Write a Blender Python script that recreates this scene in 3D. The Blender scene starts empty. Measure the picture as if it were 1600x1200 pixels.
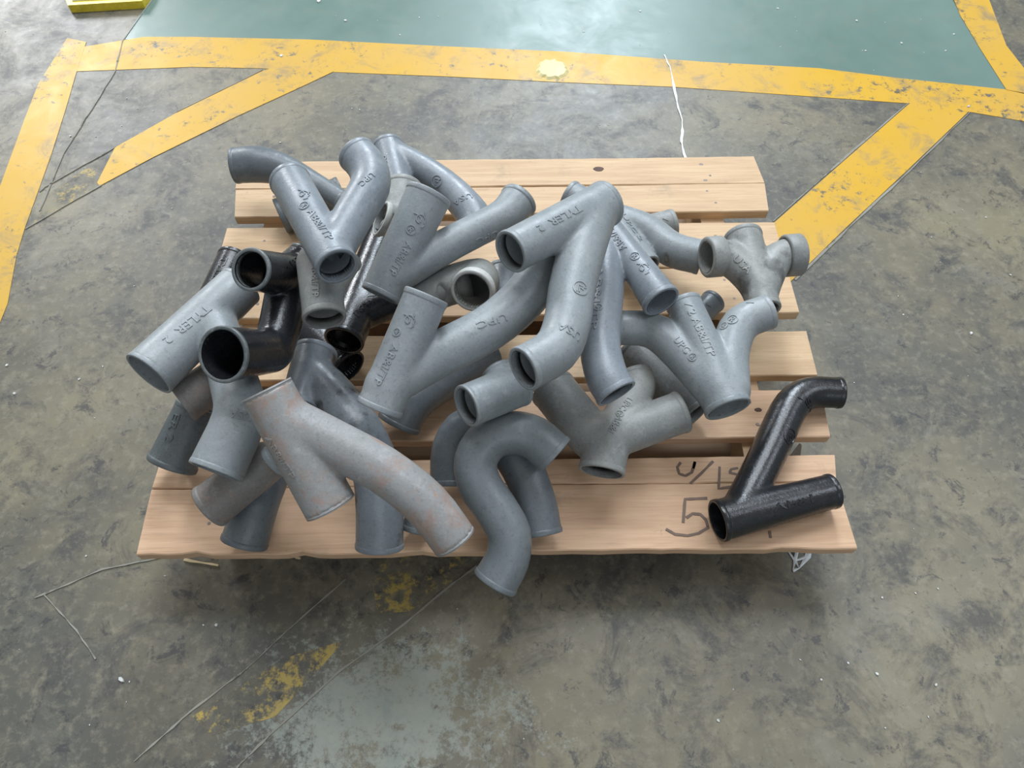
import bpy, bmesh, math, random
import numpy as np
from mathutils import Vector, Matrix
from mathutils.bvhtree import BVHTree

# ------------------------------------------------------------------ camera, sky, lights, exposure
CAM_LOC = [0.0257, -0.3623, 1.1555]
CAM_ROT = [0.54788, 0.00764, -0.00817]

S = bpy.context.scene
COL = S.collection
cam = bpy.data.cameras.new('camera')
cam.sensor_width = 36.0
cam.lens = 36.0 * 1200.0 / 1600.0
cam.clip_start = 0.05
cam_ob = bpy.data.objects.new('camera', cam)
cam_ob.location = CAM_LOC
cam_ob.rotation_euler = CAM_ROT
COL.objects.link(cam_ob)
S.camera = cam_ob
S.view_settings.view_transform = 'Standard'
S.view_settings.look = 'None'
S.view_settings.gamma = 1.0
S.view_settings.use_curve_mapping = False
S.view_settings.exposure = -0.15

w = bpy.data.worlds.new('hall_light')
S.world = w
w.use_nodes = True
w.node_tree.nodes['Background'].inputs[0].default_value = (1.0, 0.97, 0.90, 1)
w.node_tree.nodes['Background'].inputs[1].default_value = 0.47

def area(name, loc, target, sx, sy, power, col):
    L = bpy.data.lights.new(name, 'AREA')
    L.shape = 'RECTANGLE'
    L.size, L.size_y = sx, sy
    L.energy = power
    L.color = col
    o = bpy.data.objects.new(name, L)
    o.location = loc
    o.rotation_euler = (Vector(target) - Vector(loc)).to_track_quat('-Z', 'Y').to_euler()
    COL.objects.link(o)
area('skylight_back', (0.9, 9.0, 6.6), (0, .4, 0), 2.2, 4.4, 880, (0.80, 0.90, 1.0))
area('skylight_left', (-5.5, 8.0, 4.3), (-.9, 1.3, 0), 1.9, 2.2, 480, (0.93, 0.96, 1.0))
area('skylight_over', (0.2, 3.6, 7.0), (0, .4, 0), 5.0, 2.0, 470, (0.85, 0.92, 1.0))
area('window_front', (0.5, -2.85, 2.3), (0, .3, .2), 2.6, 0.9, 20, (0.80, 0.88, 1.0))
area('skylight_right', (5.2, 0.9, 6.6), (0, .3, 0), 2.0, 3.0, 150, (0.80, 0.88, 1.0))

# ------------------------------------------------------------------ helpers
def link(name, me, mat=None, parent=None, origin=None):
    if mat is not None:
        me.materials.clear()
        me.materials.append(mat)
    o = bpy.data.objects.new(name, me)
    COL.objects.link(o)
    if origin is not None:
        o.location = origin
    if parent is not None:
        o.parent = parent
    return o

def tag(o, label, cat, group=None):
    o['label'] = label
    o['category'] = cat
    if group:
        o['group'] = group
    return o

def mesh_from(name, verts, faces, smooth=False):
    me = bpy.data.meshes.new(name)
    me.from_pydata([tuple(v) for v in verts], [], [tuple(f) for f in faces])
    me.validate()
    if smooth:
        me.polygons.foreach_set('use_smooth', [True] * len(me.polygons))
    me.update()
    return me

class NT:
    """small node-tree builder"""
    def __init__(self, name):
        self.m = bpy.data.materials.new(name)
        self.m.use_nodes = True
        self.t = self.m.node_tree
        self.b = self.t.nodes['Principled BSDF']
        self.obj = self.t.nodes.new('ShaderNodeTexCoord').outputs['Object']
    def n(self, typ, ins=None, **kw):
        x = self.t.nodes.new(typ)
        for k, v in kw.items():
            setattr(x, k, v)
        for k, v in (ins or {}).items():
            if isinstance(v, bpy.types.NodeSocket):
                self.t.links.new(v, x.inputs[k])
            else:
                x.inputs[k].default_value = v
        return x
    def noise(self, scale, detail=4, rough=.6, vec=None, dist=0.):
        return self.n('ShaderNodeTexNoise', {'Vector': vec or self.obj, 'Scale': scale, 'Detail': detail, 'Roughness': rough, 'Distortion': dist}).outputs['Fac']
    def ramp(self, fac, a, b, ca=(0, 0, 0, 1), cb=(1, 1, 1, 1)):
        r = self.n('ShaderNodeValToRGB', {'Fac': fac})
        r.color_ramp.elements[0].position = a
        r.color_ramp.elements[1].position = b
        r.color_ramp.elements[0].color = ca
        r.color_ramp.elements[1].color = cb
        return r.outputs['Color']
    def mix(self, fac, a, b):
        x = self.n('ShaderNodeMix', data_type='RGBA')
        for idx, v in ((0, fac), (6, a), (7, b)):
            if isinstance(v, bpy.types.NodeSocket):
                self.t.links.new(v, x.inputs[idx])
            elif idx == 0:
                x.inputs[0].default_value = v
            else:
                x.inputs[idx].default_value = (*v, 1) if len(v) == 3 else v
        return x.outputs[2]
    def math(self, op, a, b=0.):
        x = self.n('ShaderNodeMath', operation=op)
        for i, v in enumerate((a, b)):
            if isinstance(v, bpy.types.NodeSocket):
                self.t.links.new(v, x.inputs[i])
            else:
                x.inputs[i].default_value = v
        return x.outputs[0]
    def out(self, color, rough, bump=None, strength=.3, dist=.001, spec=None):
        for k, v in (('Base Color', color), ('Roughness', rough)):
            if isinstance(v, bpy.types.NodeSocket):
                self.t.links.new(v, self.b.inputs[k])
            else:
                self.b.inputs[k].default_value = (*v, 1) if k == 'Base Color' else v
        if spec is not None:
            self.b.inputs['Specular IOR Level'].default_value = spec
        if bump is not None:
            bn = self.n('ShaderNodeBump', {'Height': bump, 'Strength': strength, 'Distance': dist})
            self.t.links.new(bn.outputs[0], self.b.inputs['Normal'])
        return self.m

# ------------------------------------------------------------------ materials
def concrete_color(N):
    """worn, oil-stained grey-olive concrete; returns colour and blotch socket"""
    big = N.noise(2.2, 5, .62)
    mid = N.noise(9.0, 8, .74, dist=.5)
    fine = N.noise(60.0, 5, .72)
    c = N.mix(N.ramp(big, .40, .62), (.086, .083, .070), (.192, .168, .110))
    c = N.mix(N.math('MULTIPLY', N.ramp(mid, .50, .62), .80), c, (.055, .054, .051))
    c = N.mix(N.math('MULTIPLY', N.ramp(N.noise(5.0, 8, .75, dist=.4), .54, .70), .5), c, (.23, .218, .176))
    c = N.mix(N.math('MULTIPLY', N.ramp(fine, .50, .70), .45), c, (.275, .25, .18))
    dark = N.ramp(N.noise(24.0, 8, .80, dist=.5), .565, .62)
    c = N.mix(N.math('MULTIPLY', dark, .72), c, (.036, .036, .040))
    c = N.mix(N.math('MULTIPLY', N.ramp(N.noise(75.0, 5, .75), .60, .66), .45), c, (.045, .044, .042))
    return c, mid, fine

def floor_material():
    N = NT('worn_concrete')
    c, mid, fine = concrete_color(N)
    # pale green-grey remains of an old coat, in the slab in front of the pallet
    sub = N.n('ShaderNodeVectorMath', {0: N.obj, 1: (-.15, -.19, 0)}, operation='SUBTRACT').outputs[0]
    sc = N.n('ShaderNodeVectorMath', {0: sub, 1: (4.0, 7.0, 1)}, operation='MULTIPLY').outputs[0]
    ln = N.n('ShaderNodeVectorMath', {0: sc}, operation='LENGTH').outputs['Value']
    near = N.math('SUBTRACT', 1.0, ln)
    patch = N.math('ADD', N.math('MULTIPLY', near, .17), N.math('ADD', N.math('MULTIPLY', N.noise(11.0, 9, .8), .50), N.math('MULTIPLY', N.noise(60.0, 6, .85), .50)))
    c = N.mix(N.math('MULTIPLY', N.ramp(patch, .545, .61), .62), c, (.27, .30, .262))
    # scattered whitish scuffs
    sv = N.n('ShaderNodeMapping', {'Vector': N.obj, 'Rotation': (0, 0, .5), 'Scale': (2.5, 9, 1)}).outputs[0]
    c = N.mix(N.math('MULTIPLY', N.ramp(N.noise(2.2, 8, .8, vec=sv), .66, .78), .45), c, (.42, .43, .42))
    rough = N.ramp(mid, .3, .75, (.36, .36, .36, 1), (.56, .56, .56, 1))
    return N.out(c, rough, N.math('ADD', mid, fine), .15, .002, .42)

def paint_material(name, col, col2, wear=.62, dirt=.5, rough=.4):
    N = NT(name)
    con, mid, fine = concrete_color(N)
    p = N.mix(N.ramp(N.noise(3.0, 4), .35, .7), col, col2)
    p = N.mix(N.math('MULTIPLY', N.ramp(N.noise(12., 7, .75, dist=.5), .52, .72), dirt), p, (.20, .17, .12))
    mask = N.math('ADD', N.math('MULTIPLY', N.noise(5., 3), .35), N.math('MULTIPLY', N.noise(38., 8, .75), .65))
    c = N.mix(N.ramp(mask, wear, wear + .06), p, con)
    return N.out(c, N.ramp(mid, .3, .75, (rough - .06,) * 3 + (1,), (rough + .12,) * 3 + (1,)), mask, .15, .001, .3)

def wood_material(name, light, dark, warm):
    N = NT(name)
    rnd = N.n('ShaderNodeObjectInfo').outputs['Random']
    off = N.n('ShaderNodeCombineXYZ', {0: N.math('MULTIPLY', rnd, 37.), 1: N.math('MULTIPLY', rnd, 91.), 2: 0.}).outputs[0]
    v = N.n('ShaderNodeVectorMath', {0: N.obj, 1: off}, operation='ADD').outputs[0]
    g = N.n('ShaderNodeMapping', {'Vector': v, 'Scale': (2.2, 34, 20)}).outputs[0]
    grain = N.noise(1.5, 5, .6, vec=g, dist=1.2)
    fineg = N.noise(5.0, 5, .7, vec=N.n('ShaderNodeMapping', {'Vector': v, 'Scale': (3, 70, 40)}).outputs[0])
    c = N.mix(N.ramp(grain, .32, .72), light, dark)
    c = N.mix(N.math('MULTIPLY', N.ramp(fineg, .50, .72), .5), c, warm)
    stain = N.ramp(N.noise(9., 6, .7, vec=v), .58, .78)
    c = N.mix(N.math('MULTIPLY', stain, .6), c, (.20, .17, .14))
    spot = N.ramp(N.noise(30., 5, .7, vec=v, dist=.3), .66, .74)
    c = N.mix(N.math('MULTIPLY', spot, .5), c, (.14, .10, .075))
    return N.out(c, .62, fineg, .2, .0008, .35)

def pipe_material(name, base, base2, rough, rust=0., tar=0., scuff=.35, dents=.2, glossvar=.12, spec=.5):
    N = NT(name)
    rnd = N.n('ShaderNodeObjectInfo').outputs['Random']
    off = N.n('ShaderNodeVectorMath', {0: N.n('ShaderNodeCombineXYZ', {0: rnd, 1: rnd, 2: rnd}).outputs[0], 1: (23., 51., 77.)}, operation='MULTIPLY').outputs[0]
    v = N.n('ShaderNodeVectorMath', {0: N.obj, 1: off}, operation='ADD').outputs[0]
    big = N.noise(11., 4, .6, vec=v)
    mid = N.noise(55., 6, .7, vec=v)
    fine = N.noise(330., 3, .6, vec=v)
    c = N.mix(N.ramp(big, .35, .68), base, base2)
    c = N.mix(N.math('MULTIPLY', N.ramp(mid, .56, .74), scuff), c, (.44, .45, .44))
    c = N.mix(N.math('MULTIPLY', N.ramp(N.noise(38., 6, .8, vec=v, dist=.5), .62, .72), .55), c, tuple(x * .45 for x in base))
    c = N.mix(N.math('MULTIPLY', N.ramp(fine, .50, .72), scuff * .55), c, (.40, .41, .40))
    c = N.mix(N.math('MULTIPLY', N.ramp(N.noise(190., 4, .7, vec=v), .56, .66), .35), c, tuple(x * .5 for x in base))
    if rust:
        c = N.mix(N.math('MULTIPLY', N.ramp(N.noise(16., 6, .7, vec=v, dist=.8), .50, .68), rust), c, (.36, .17, .09))
    if tar:
        c = N.mix(N.math('MULTIPLY', N.ramp(N.noise(14., 5, .6, vec=v), .56, .64), tar), c, (.015, .016, .018))
    r = N.ramp(mid, .3, .7, (rough - glossvar,) * 3 + (1,), (rough + glossvar,) * 3 + (1,))
    bump = N.math('ADD', N.math('MULTIPLY', fine, .7), N.math('MULTIPLY', mid, dents * 3))
    return N.out(c, r, bump, .30, .0012, spec)

def flat(name, col, rough=.5, spec=.5):
    N = NT(name)
    c = N.mix(N.ramp(N.noise(60., 4), .4, .7), col, tuple(x * .75 for x in col))
    return N.out(c, rough, None, spec=spec)

M_FLOOR = floor_material()
M_GREEN = paint_material('green_floor_paint', (.115, .180, .155), (.145, .215, .19), .70, .25, .33)
M_YELLOW = paint_material('yellow_floor_paint', (.56, .325, .022), (.52, .315, .06), .56, .85, .42)
M_WORNY = paint_material('worn_yellow_paint', (.40, .29, .07), (.32, .25, .09), .425, .6, .45)
M_JOINT = paint_material('joint_filler', (.27, .26, .22), (.18, .17, .15), .53, .3, .6)
M_WOOD = wood_material('pine_boards', (.65, .435, .28), (.51, .32, .195), (.35, .22, .14))
M_WOOD2 = wood_material('pine_back_boards', (.61, .435, .265), (.48, .32, .185), (.33, .21, .125))
M_WOODD = wood_material('pine_stringers', (.42, .29, .18), (.30, .20, .12), (.25, .16, .1))
M_KNOT = flat('knot_dark', (.09, .045, .03), .7)
M_NAIL = flat('nail_head', (.22, .17, .14), .5)
M_INK = flat('marker_ink', (.17, .11, .08), .6)
M_STRAP = flat('strap_white', (.60, .60, .58), .4)
M_CHIP = flat('chip_white', (.58, .59, .56), .6)
M_PLATE = flat('plate_pale', (.78, .74, .64), .5)
M_PLATEY = flat('plate_yellow', (.85, .66, .05), .4)
M_CAP = paint_material('cap_paint', (.62, .55, .26), (.58, .50, .25), .70, .35, .45)
M_FILM = flat('clear_film', (.66, .68, .68), .25)
M_SPLINT = flat('splinter_wood', (.75, .60, .36), .6)
PAINT = {
    'grey': pipe_material('grey_primer', (0.206, 0.231, 0.244), (0.265, 0.286, 0.294), .42),
    'blue': pipe_material('blue_grey_primer', (0.168, 0.192, 0.215), (0.227, 0.252, 0.277), .38, scuff=.25),
    'bluestain': pipe_material('tar_stained_primer', (.150, .168, .185), (.21, .235, .255), .34, tar=.92, scuff=.25),
    'spotty': pipe_material('dark_spotted_primer', (.20, .21, .20), (.27, .275, .26), .48, tar=.6, scuff=.45),
    'dusty': pipe_material('dusty_grey_primer', (0.197, 0.207, 0.202), (0.269, 0.273, 0.256), .50, scuff=.45),
    'dark': pipe_material('dark_grey_coat', (.085, .098, .102), (.125, .140, .142), .42, scuff=.2),
    'ddusty': pipe_material('dark_dusty_coat', (.130, .135, .130), (.18, .185, .175), .5, scuff=.3),
    'slate': pipe_material('slate_coat', (.105, .120, .132), (.150, .168, .180), .36, scuff=.12),
    'slateg': pipe_material('slate_grey_coat', (.135, .155, .165), (.185, .205, .215), .36, scuff=.12),
    'brown': pipe_material('brown_grey_coat', (0.168, 0.155, 0.143), (0.227, 0.210, 0.197), .50, rust=.35),
    'rusty': pipe_material('rust_streaked_coat', (0.244, 0.244, 0.235), (0.290, 0.290, 0.290), .42, rust=.62, tar=.0, scuff=.5),
    'tar': pipe_material('black_tar_coat', (.010, .011, .013), (.016, .017, .020), .25, scuff=.03, dents=.35, glossvar=.08, spec=.55),
    'tarrim': pipe_material('worn_black_rim', (.09, .105, .108), (.17, .18, .18), .35, scuff=.4),
    'pale': pipe_material('pale_cut_rim', (.42, .43, .40), (.50, .50, .47), .5),
    'white': pipe_material('pale_ground_rim', (.52, .52, .49), (.60, .60, .57), .5),
}
M_BORE = {k: PAINT[k] for k in PAINT}

# ------------------------------------------------------------------ floor and its markings
GREEN = [[-0.9194, 1.3399], [-0.8908, 1.5027], [1.1405, 1.4613], [1.1566, 1.1138], [0.9171, 1.1565], [0.7479, 1.1943], [0.4829, 1.2252], [0.1526, 1.2699], [-0.1238, 1.2947], [-0.4676, 1.3287], [-0.7514, 1.3443]]
STRIPES = [[[-1.0115, 1.3117], [-0.87, 1.3491], [-0.7519, 1.3468], [-0.4679, 1.3312], [-0.1238, 1.2972], [0.1527, 1.2723], [0.4833, 1.2276], [0.7489, 1.199], [0.9183, 1.1611], [1.1544, 1.116], [1.1924, 1.0998], [1.1598, 1.0078], [1.0568, 1.0392], [0.9231, 1.0717], [0.7268, 1.0971], [0.3974, 1.1387], [0.1479, 1.1592], [-0.1199, 1.1848], [-0.3913, 1.2061], [-0.5748, 1.2236], [-0.7277, 1.2312], [-1.0005, 1.2197]], [[-1.0578, 1.3477], [-1.0741, 1.1746], [-1.0669, 1.055], [-1.0531, 0.873], [-1.0393, 0.6947], [-1.0218, 0.5416], [-0.9305, 0.4879], [-0.9311, 0.5327], [-0.9532, 0.6516], [-0.9602, 0.7243], [-0.9719, 0.9419], [-0.9833, 1.0793], [-0.9975, 1.2196], [-1.0062, 1.3316]], [[-0.8383, 0.9577], [-0.7284, 1.0684], [-0.5566, 1.2138], [-0.5297, 1.2251], [-0.3886, 1.2084], [-0.4459, 1.1631], [-0.5912, 1.0531], [-0.747, 0.9263], [-0.8402, 0.8413], [-0.8482, 0.8508]], [[0.5076, 0.6697], [0.5544, 0.7167], [0.7284, 0.8842], [0.9225, 1.0695], [0.9531, 1.0755], [1.0476, 1.0415], [0.8658, 0.8647], [0.6983, 0.7042], [0.5641, 0.5716], [0.5057, 0.5201]], [[1.1437, 1.4612], [1.1391, 1.3946], [1.1454, 1.268], [1.1566, 1.1138], [1.1932, 1.102], [1.2237, 1.1878], [1.2115, 1.2741], [1.2316, 1.4595]]]
WORN = [[[-0.938, 0.8261], [-0.8355, 0.9577], [-0.838, 0.8431], [-0.9486, 0.7328]], [[-0.2036, 0.0336], [-0.0375, 0.0318], [-0.0775, -0.0178], [-0.1337, -0.0529], [-0.1812, -0.0572]], [[-0.3152, -0.1201], [-0.2251, -0.0939], [-0.3126, -0.1975], [-0.3975, -0.2213], [-0.4292, -0.1964]]]
JOINTS = [([[-0.8858, 1.5026], [-0.9181, 1.3349], [-0.9063, 1.2179], [-0.9217, 1.1089], [-0.9454, 0.9415], [-0.9451, 0.7716]], 0.006), ([[-0.836, 0.9597], [-0.9505, 0.8449], [-0.9623, 0.8265]], 0.005), ([[-0.838, 0.8431], [-0.9583, 0.7226]], 0.005), ([[-0.7288, 1.0705], [-0.557, 1.2162]], 0.004), ([[0.5524, 0.7202], [0.7266, 0.8882], [0.9237, 1.0738]], 0.008), ([[0.5659, 0.5684], [0.7, 0.7007], [0.8674, 0.8608], [1.0497, 1.0393]], 0.008), ([[-0.0343, 0.0145], [-0.0775, -0.0178], [-0.1508, -0.0809], [-0.2296, -0.1386], [-0.3177, -0.222], [-0.3549, -0.2613]], 0.006), ([[-0.2346, -0.0033], [-0.3118, -0.0792], [-0.3679, -0.1373], [-0.431, -0.1881], [-0.496, -0.2523]], 0.005), ([[-0.702, -0.0279], [-0.6119, 0.0156], [-0.5079, 0.0369]], 0.005), ([[-0.6889, -0.0232], [-0.6251, -0.0761], [-0.5853, -0.1175]], 0.004)]
STRAP = [[0.3927, 1.2556], [0.3997, 1.2102], [0.402, 1.1409], [0.4013, 1.0853], [0.4055, 1.0251], [0.4025, 0.9897], [0.3954, 0.9551], [0.3964, 0.929], [0.3997, 0.8897]]
CAP = [0.1243, 1.2059]
CAPR = [0.0375, 0.0371]
PLATE = [[-1.0772, 1.4522], [-0.8953, 1.4673], [-0.8884, 1.5137], [-0.8601, 1.8643], [-1.2934, 1.8741]]
CHIPS = [[0.3513, 1.4289, 0.0035], [0.2061, 1.3485, 0.0025], [-0.1997, 1.4134, 0.0025], [-0.152, 1.4177, 0.002], [-0.4588, 1.4857, 0.006], [-0.382, 1.4039, 0.005], [-0.2428, 1.3445, 0.002], [0.6955, 1.4326, 0.004], [0.9648, 1.2887, 0.004], [0.8792, 1.3789, 0.004], [1.0613, 1.2575, 0.003], [0.872, 1.2611, 0.003], [1.1006, 1.3209, 0.003], [-0.5209, 1.2681, 0.005], [1.053, 1.0585, 0.005], [0.8868, 0.8529, 0.0015], [0.8571, 0.6729, 0.002], [0.7518, 0.5272, 0.002], [0.7496, 0.4839, 0.002], [0.9792, 0.575, 0.003], [0.8615, 0.4403, 0.004], [-0.8545, 1.1209, 0.0018], [-0.8207, 1.0851, 0.0015], [-0.7822, 1.0758, 0.0015], [-0.9474, 0.9962, 0.003], [-0.89, 0.9932, 0.0015], [-0.8423, 1.0278, 0.0015], [-0.8858, 0.3937, 0.003], [-0.7115, 0.3887, 0.002], [-0.7465, 0.3621, 0.003], [-0.8524, 0.3344, 0.003], [-0.5407, -0.1461, 0.006], [-0.6427, 0.0373, 0.002], [-0.5125, 0.0046, 0.002], [-0.4384, -0.0705, 0.002], [-0.4194, -0.0707, 0.003], [0.5749, -0.0401, 0.002], [0.6265, -0.0339, 0.002], [0.6621, -0.0275, 0.002], [0.5395, -0.1487, 0.003], [0.6189, -0.1641, 0.003], [0.434, -0.1283, 0.002], [0.3042, -0.2081, 0.003], [0.4585, -0.1557, 0.002], [0.502, -0.1334, 0.002], [-0.3332, 1.0765, 0.002], [-0.3154, 1.0719, 0.002], [-0.4792, 0.9678, 0.002], [-0.5495, 0.9448, 0.002], [0.9817, 0.7241, 0.002], [0.5959, -0.2059, 0.002], [0.3387, 1.2958, 0.002], [0.6199, 1.1483, 0.002]]
SPLINT = [[-0.4884, 0.0295, -0.4329, 0.0198], [-0.3386, 0.0382, -0.3075, 0.0296]]
FILM = [[0.4489, 0.0327], [0.4676, 0.0367], [0.4872, 0.0447], [0.4769, 0.0243], [0.4595, 0.0063], [0.4489, 0.0024], [0.456, 0.0184]]
FILMB = [0.4638, 0.1617, 0.1]
MARKER = [[[0.2708, 0.1275], [0.2649, 0.1196], [0.2665, 0.109], [0.2753, 0.1057], [0.2852, 0.111], [0.292, 0.1283]], [[0.292, 0.1283], [0.2885, 0.117]], [[0.3188, 0.1287], [0.2995, 0.1102], [0.2809, 0.0937]], [[0.3272, 0.12], [0.3208, 0.0855], [0.3421, 0.0881]], [[0.3539, 0.1174], [0.3433, 0.1153], [0.3404, 0.1097], [0.3503, 0.1073], [0.3503, 0.0951]], [[0.2629, 0.0337], [0.2702, 0.0693], [0.3021, 0.0705]], [[0.2682, 0.041], [0.2779, 0.0472], [0.2887, 0.046], [0.2955, 0.0376], [0.297, 0.0271]], [[0.2376, 0.0247], [0.2494, 0.0169], [0.2668, 0.0145], [0.2829, 0.018], [0.2979, 0.0267]], [[0.3824, 0.02], [0.3819, 0.0097]]]
KNOT = [[0.1905, 0.7415, 0.011], [0.447, 0.5885, 0.009], [-0.3813, 0.5873, 0.006], [-0.3823, 0.5557, 0.006], [0.4011, 0.2157, 0.006], [0.3855, 0.7504, 0.005], [0.3881, 0.7078, 0.005], [0.3894, 0.6666, 0.005], [0.3966, 0.4228, 0.006]]

def poly_obj(name, pts, z, mat, parent, th=.0006):
    bm = bmesh.new()
    top = [bm.verts.new((x, y, z + th)) for x, y in pts]
    bot = [bm.verts.new((x, y, z - .0002)) for x, y in pts]
    f = bm.faces.new(top)
    n = len(pts)
    for i in range(n):
        bm.faces.new((top[i], top[(i + 1) % n], bot[(i + 1) % n], bot[i]))
    bmesh.ops.recalc_face_normals(bm, faces=bm.faces)
    bmesh.ops.triangulate(bm, faces=bm.faces)
    me = bpy.data.meshes.new(name)
    bm.to_mesh(me)
    bm.free()
    return link(name, me, mat, parent)

fl = link('floor', mesh_from('floor', [(-7, -3, 0), (7, -3, 0), (7, 11, 0), (-7, 11, 0), (-7, -3, -.1), (7, -3, -.1), (7, 11, -.1), (-7, 11, -.1)],
    [(0, 1, 2, 3), (7, 6, 5, 4), (0, 4, 5, 1), (1, 5, 6, 2), (2, 6, 7, 3), (3, 7, 4, 0)]), M_FLOOR)
fl['kind'] = 'structure'
M_CLAD = flat('steel_cladding', (.30, .31, .31), .6)
def wall(name, x0, x1, y0, y1, h):  # unseen hall walls, added so ambient light comes mostly from overhead
    V = [(x, y, z) for z in (0, h) for x, y in ((x0, y0), (x1, y0), (x1, y1), (x0, y1))]
    o = link(name, mesh_from(name, V, [(3, 2, 1, 0), (4, 5, 6, 7), (0, 1, 5, 4), (1, 2, 6, 5), (2, 3, 7, 6), (3, 0, 4, 7)]), M_CLAD)
    o['kind'] = 'structure'
wall('wall_back', -7.2, 7.2, 11.0, 11.2, 8.6)
wall('wall_front', -7.2, 7.2, -3.2, -3.0, 6.4)  # unseen; set close and tall to block ambient light from the front
wall('wall_left', -7.2, -7.0, -3.0, 11.0, 6.0)
wall('wall_right', 7.0, 7.2, -3.0, 11.0, 6.0)

def extend(a, b, t):
    return (a[0] + (b[0] - a[0]) * t, a[1] + (b[1] - a[1]) * t)
g = list(GREEN)
g[1] = extend(g[0], g[1], 14.0)
g[2] = extend(g[3], g[2], 9.0)
poly_obj('painted_zone', g, 0, M_GREEN, fl, .0004)
st = [list(s) for s in STRIPES]
s5 = st[4]
s5[0] = extend(s5[1], s5[0], 60.0)
s5[7] = extend(s5[6], s5[7], 24.0)
st[0][10] = extend(st[0][9], st[0][10], 8.0)
st[0][11] = extend(st[0][12], st[0][11], 5.0)
for i, s in enumerate(st):
    poly_obj('painted_stripe', s, .0002 + .0002 * i, M_YELLOW, fl)
for s in WORN:
    poly_obj('worn_stripe', s, 0, M_WORNY, fl, .0003)

def ribbon(name, pts, width, z, mat, parent, th=.0008, jitter=0., seed=0):
    rng = random.Random(seed)
    P = [Vector((x, y, z)) for x, y in pts]
    V, Fc = [], []
    for i, p in enumerate(P):
        t = (P[min(i + 1, len(P) - 1)] - P[max(i - 1, 0)]).normalized()
        s = Vector((-t.y, t.x, 0)) * width * (.5 + jitter * rng.uniform(-.5, .3))
        V += [p + s, p - s, p + s + Vector((0, 0, th)), p - s + Vector((0, 0, th))]
    for i in range(len(P) - 1):
        a, b = 4 * i, 4 * i + 4
        Fc += [(a + 2, a + 3, b + 3, b + 2), (a, b, b + 1, a + 1), (a, a + 2, b + 2, b), (a + 1, b + 1, b + 3, a + 3)]
    e = 4 * (len(P) - 1)
    Fc += [(0, 1, 3, 2), (e, e + 2, e + 3, e + 1)]
    return link(name, mesh_from(name, V, Fc), mat, parent)
def wobble(pts, n=5, amp=.003, seed=1):
    rng = random.Random(seed)
    out = []
    for (a, b) in zip(pts[:-1], pts[1:]):
        for k in range(n):
            t = k / n
            out.append((a[0] + (b[0] - a[0]) * t + rng.uniform(-amp, amp), a[1] + (b[1] - a[1]) * t + rng.uniform(-amp, amp)))
    return out + [pts[-1]]
for i, (pts, wd) in enumerate(JOINTS):
    ribbon('floor_joint', wobble(pts, 6, .0005, i), wd * .5, -.0002, M_JOINT, fl, .0018, .8, i)

# ------------------------------------------------------------------ wooden pallet
pallet = bpy.data.objects.new('pallet', None)
COL.objects.link(pallet)
pallet.location = (0, .385, 0)
tag(pallet, 'pale wooden pallet of spaced boards under the heap of pipes', 'pallet')
PO = Vector((0, .385, 0))

def board(name, x0, x1, y0, y1, z0, z1, mat, seed, ragged=0., nx=48, xl=None, xr=None):
    """plank with slightly uneven edges; xl / xr = end x at far edge"""
    rng = random.Random(seed)
    bm = bmesh.new()
    xl = x0 if xl is None else xl
    xr = x1 if xr is None else xr
    rows = []
    ch = .0016
    ph = rng.uniform(0, 6)
    for i in range(nx + 1):
        t = i / nx
        e0 = .0010 * math.sin(t * 9 + ph) + rng.uniform(-1, 1) * .0004
        e1 = .0010 * math.sin(t * 7 + ph * 2) + rng.uniform(-1, 1) * .0004
        if ragged:
            e0 += ragged * max(0., math.sin(t * 23 + ph) * math.sin(t * 61)) * rng.uniform(.2, 1)
        zz = .0006 * math.sin(t * 5 + ph)
        ya, yb = y0 + e0, y1 + e1
        xa, xb = x0 + (x1 - x0) * t, xl + (xr - xl) * t
        prof = [(xa, ya, z0), (xa, ya, z1 - ch + zz), (xa, ya + ch, z1 + zz), (xb, yb - ch, z1 + zz), (xb, yb, z1 - ch + zz), (xb, yb, z0)]
        rows.append([bm.verts.new(Vector(p) - PO) for p in prof])
    for a, b in zip(rows[:-1], rows[1:]):
        for k in range(6):
            bm.faces.new((a[k], a[(k + 1) % 6], b[(k + 1) % 6], b[k]))
    bm.faces.new(rows[0])
    bm.faces.new(rows[-1])
    bmesh.ops.recalc_face_normals(bm, faces=bm.faces)
    me = bpy.data.meshes.new(name)
    bm.to_mesh(me)
    bm.free()
    return link(name, me, mat, pallet)

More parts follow.
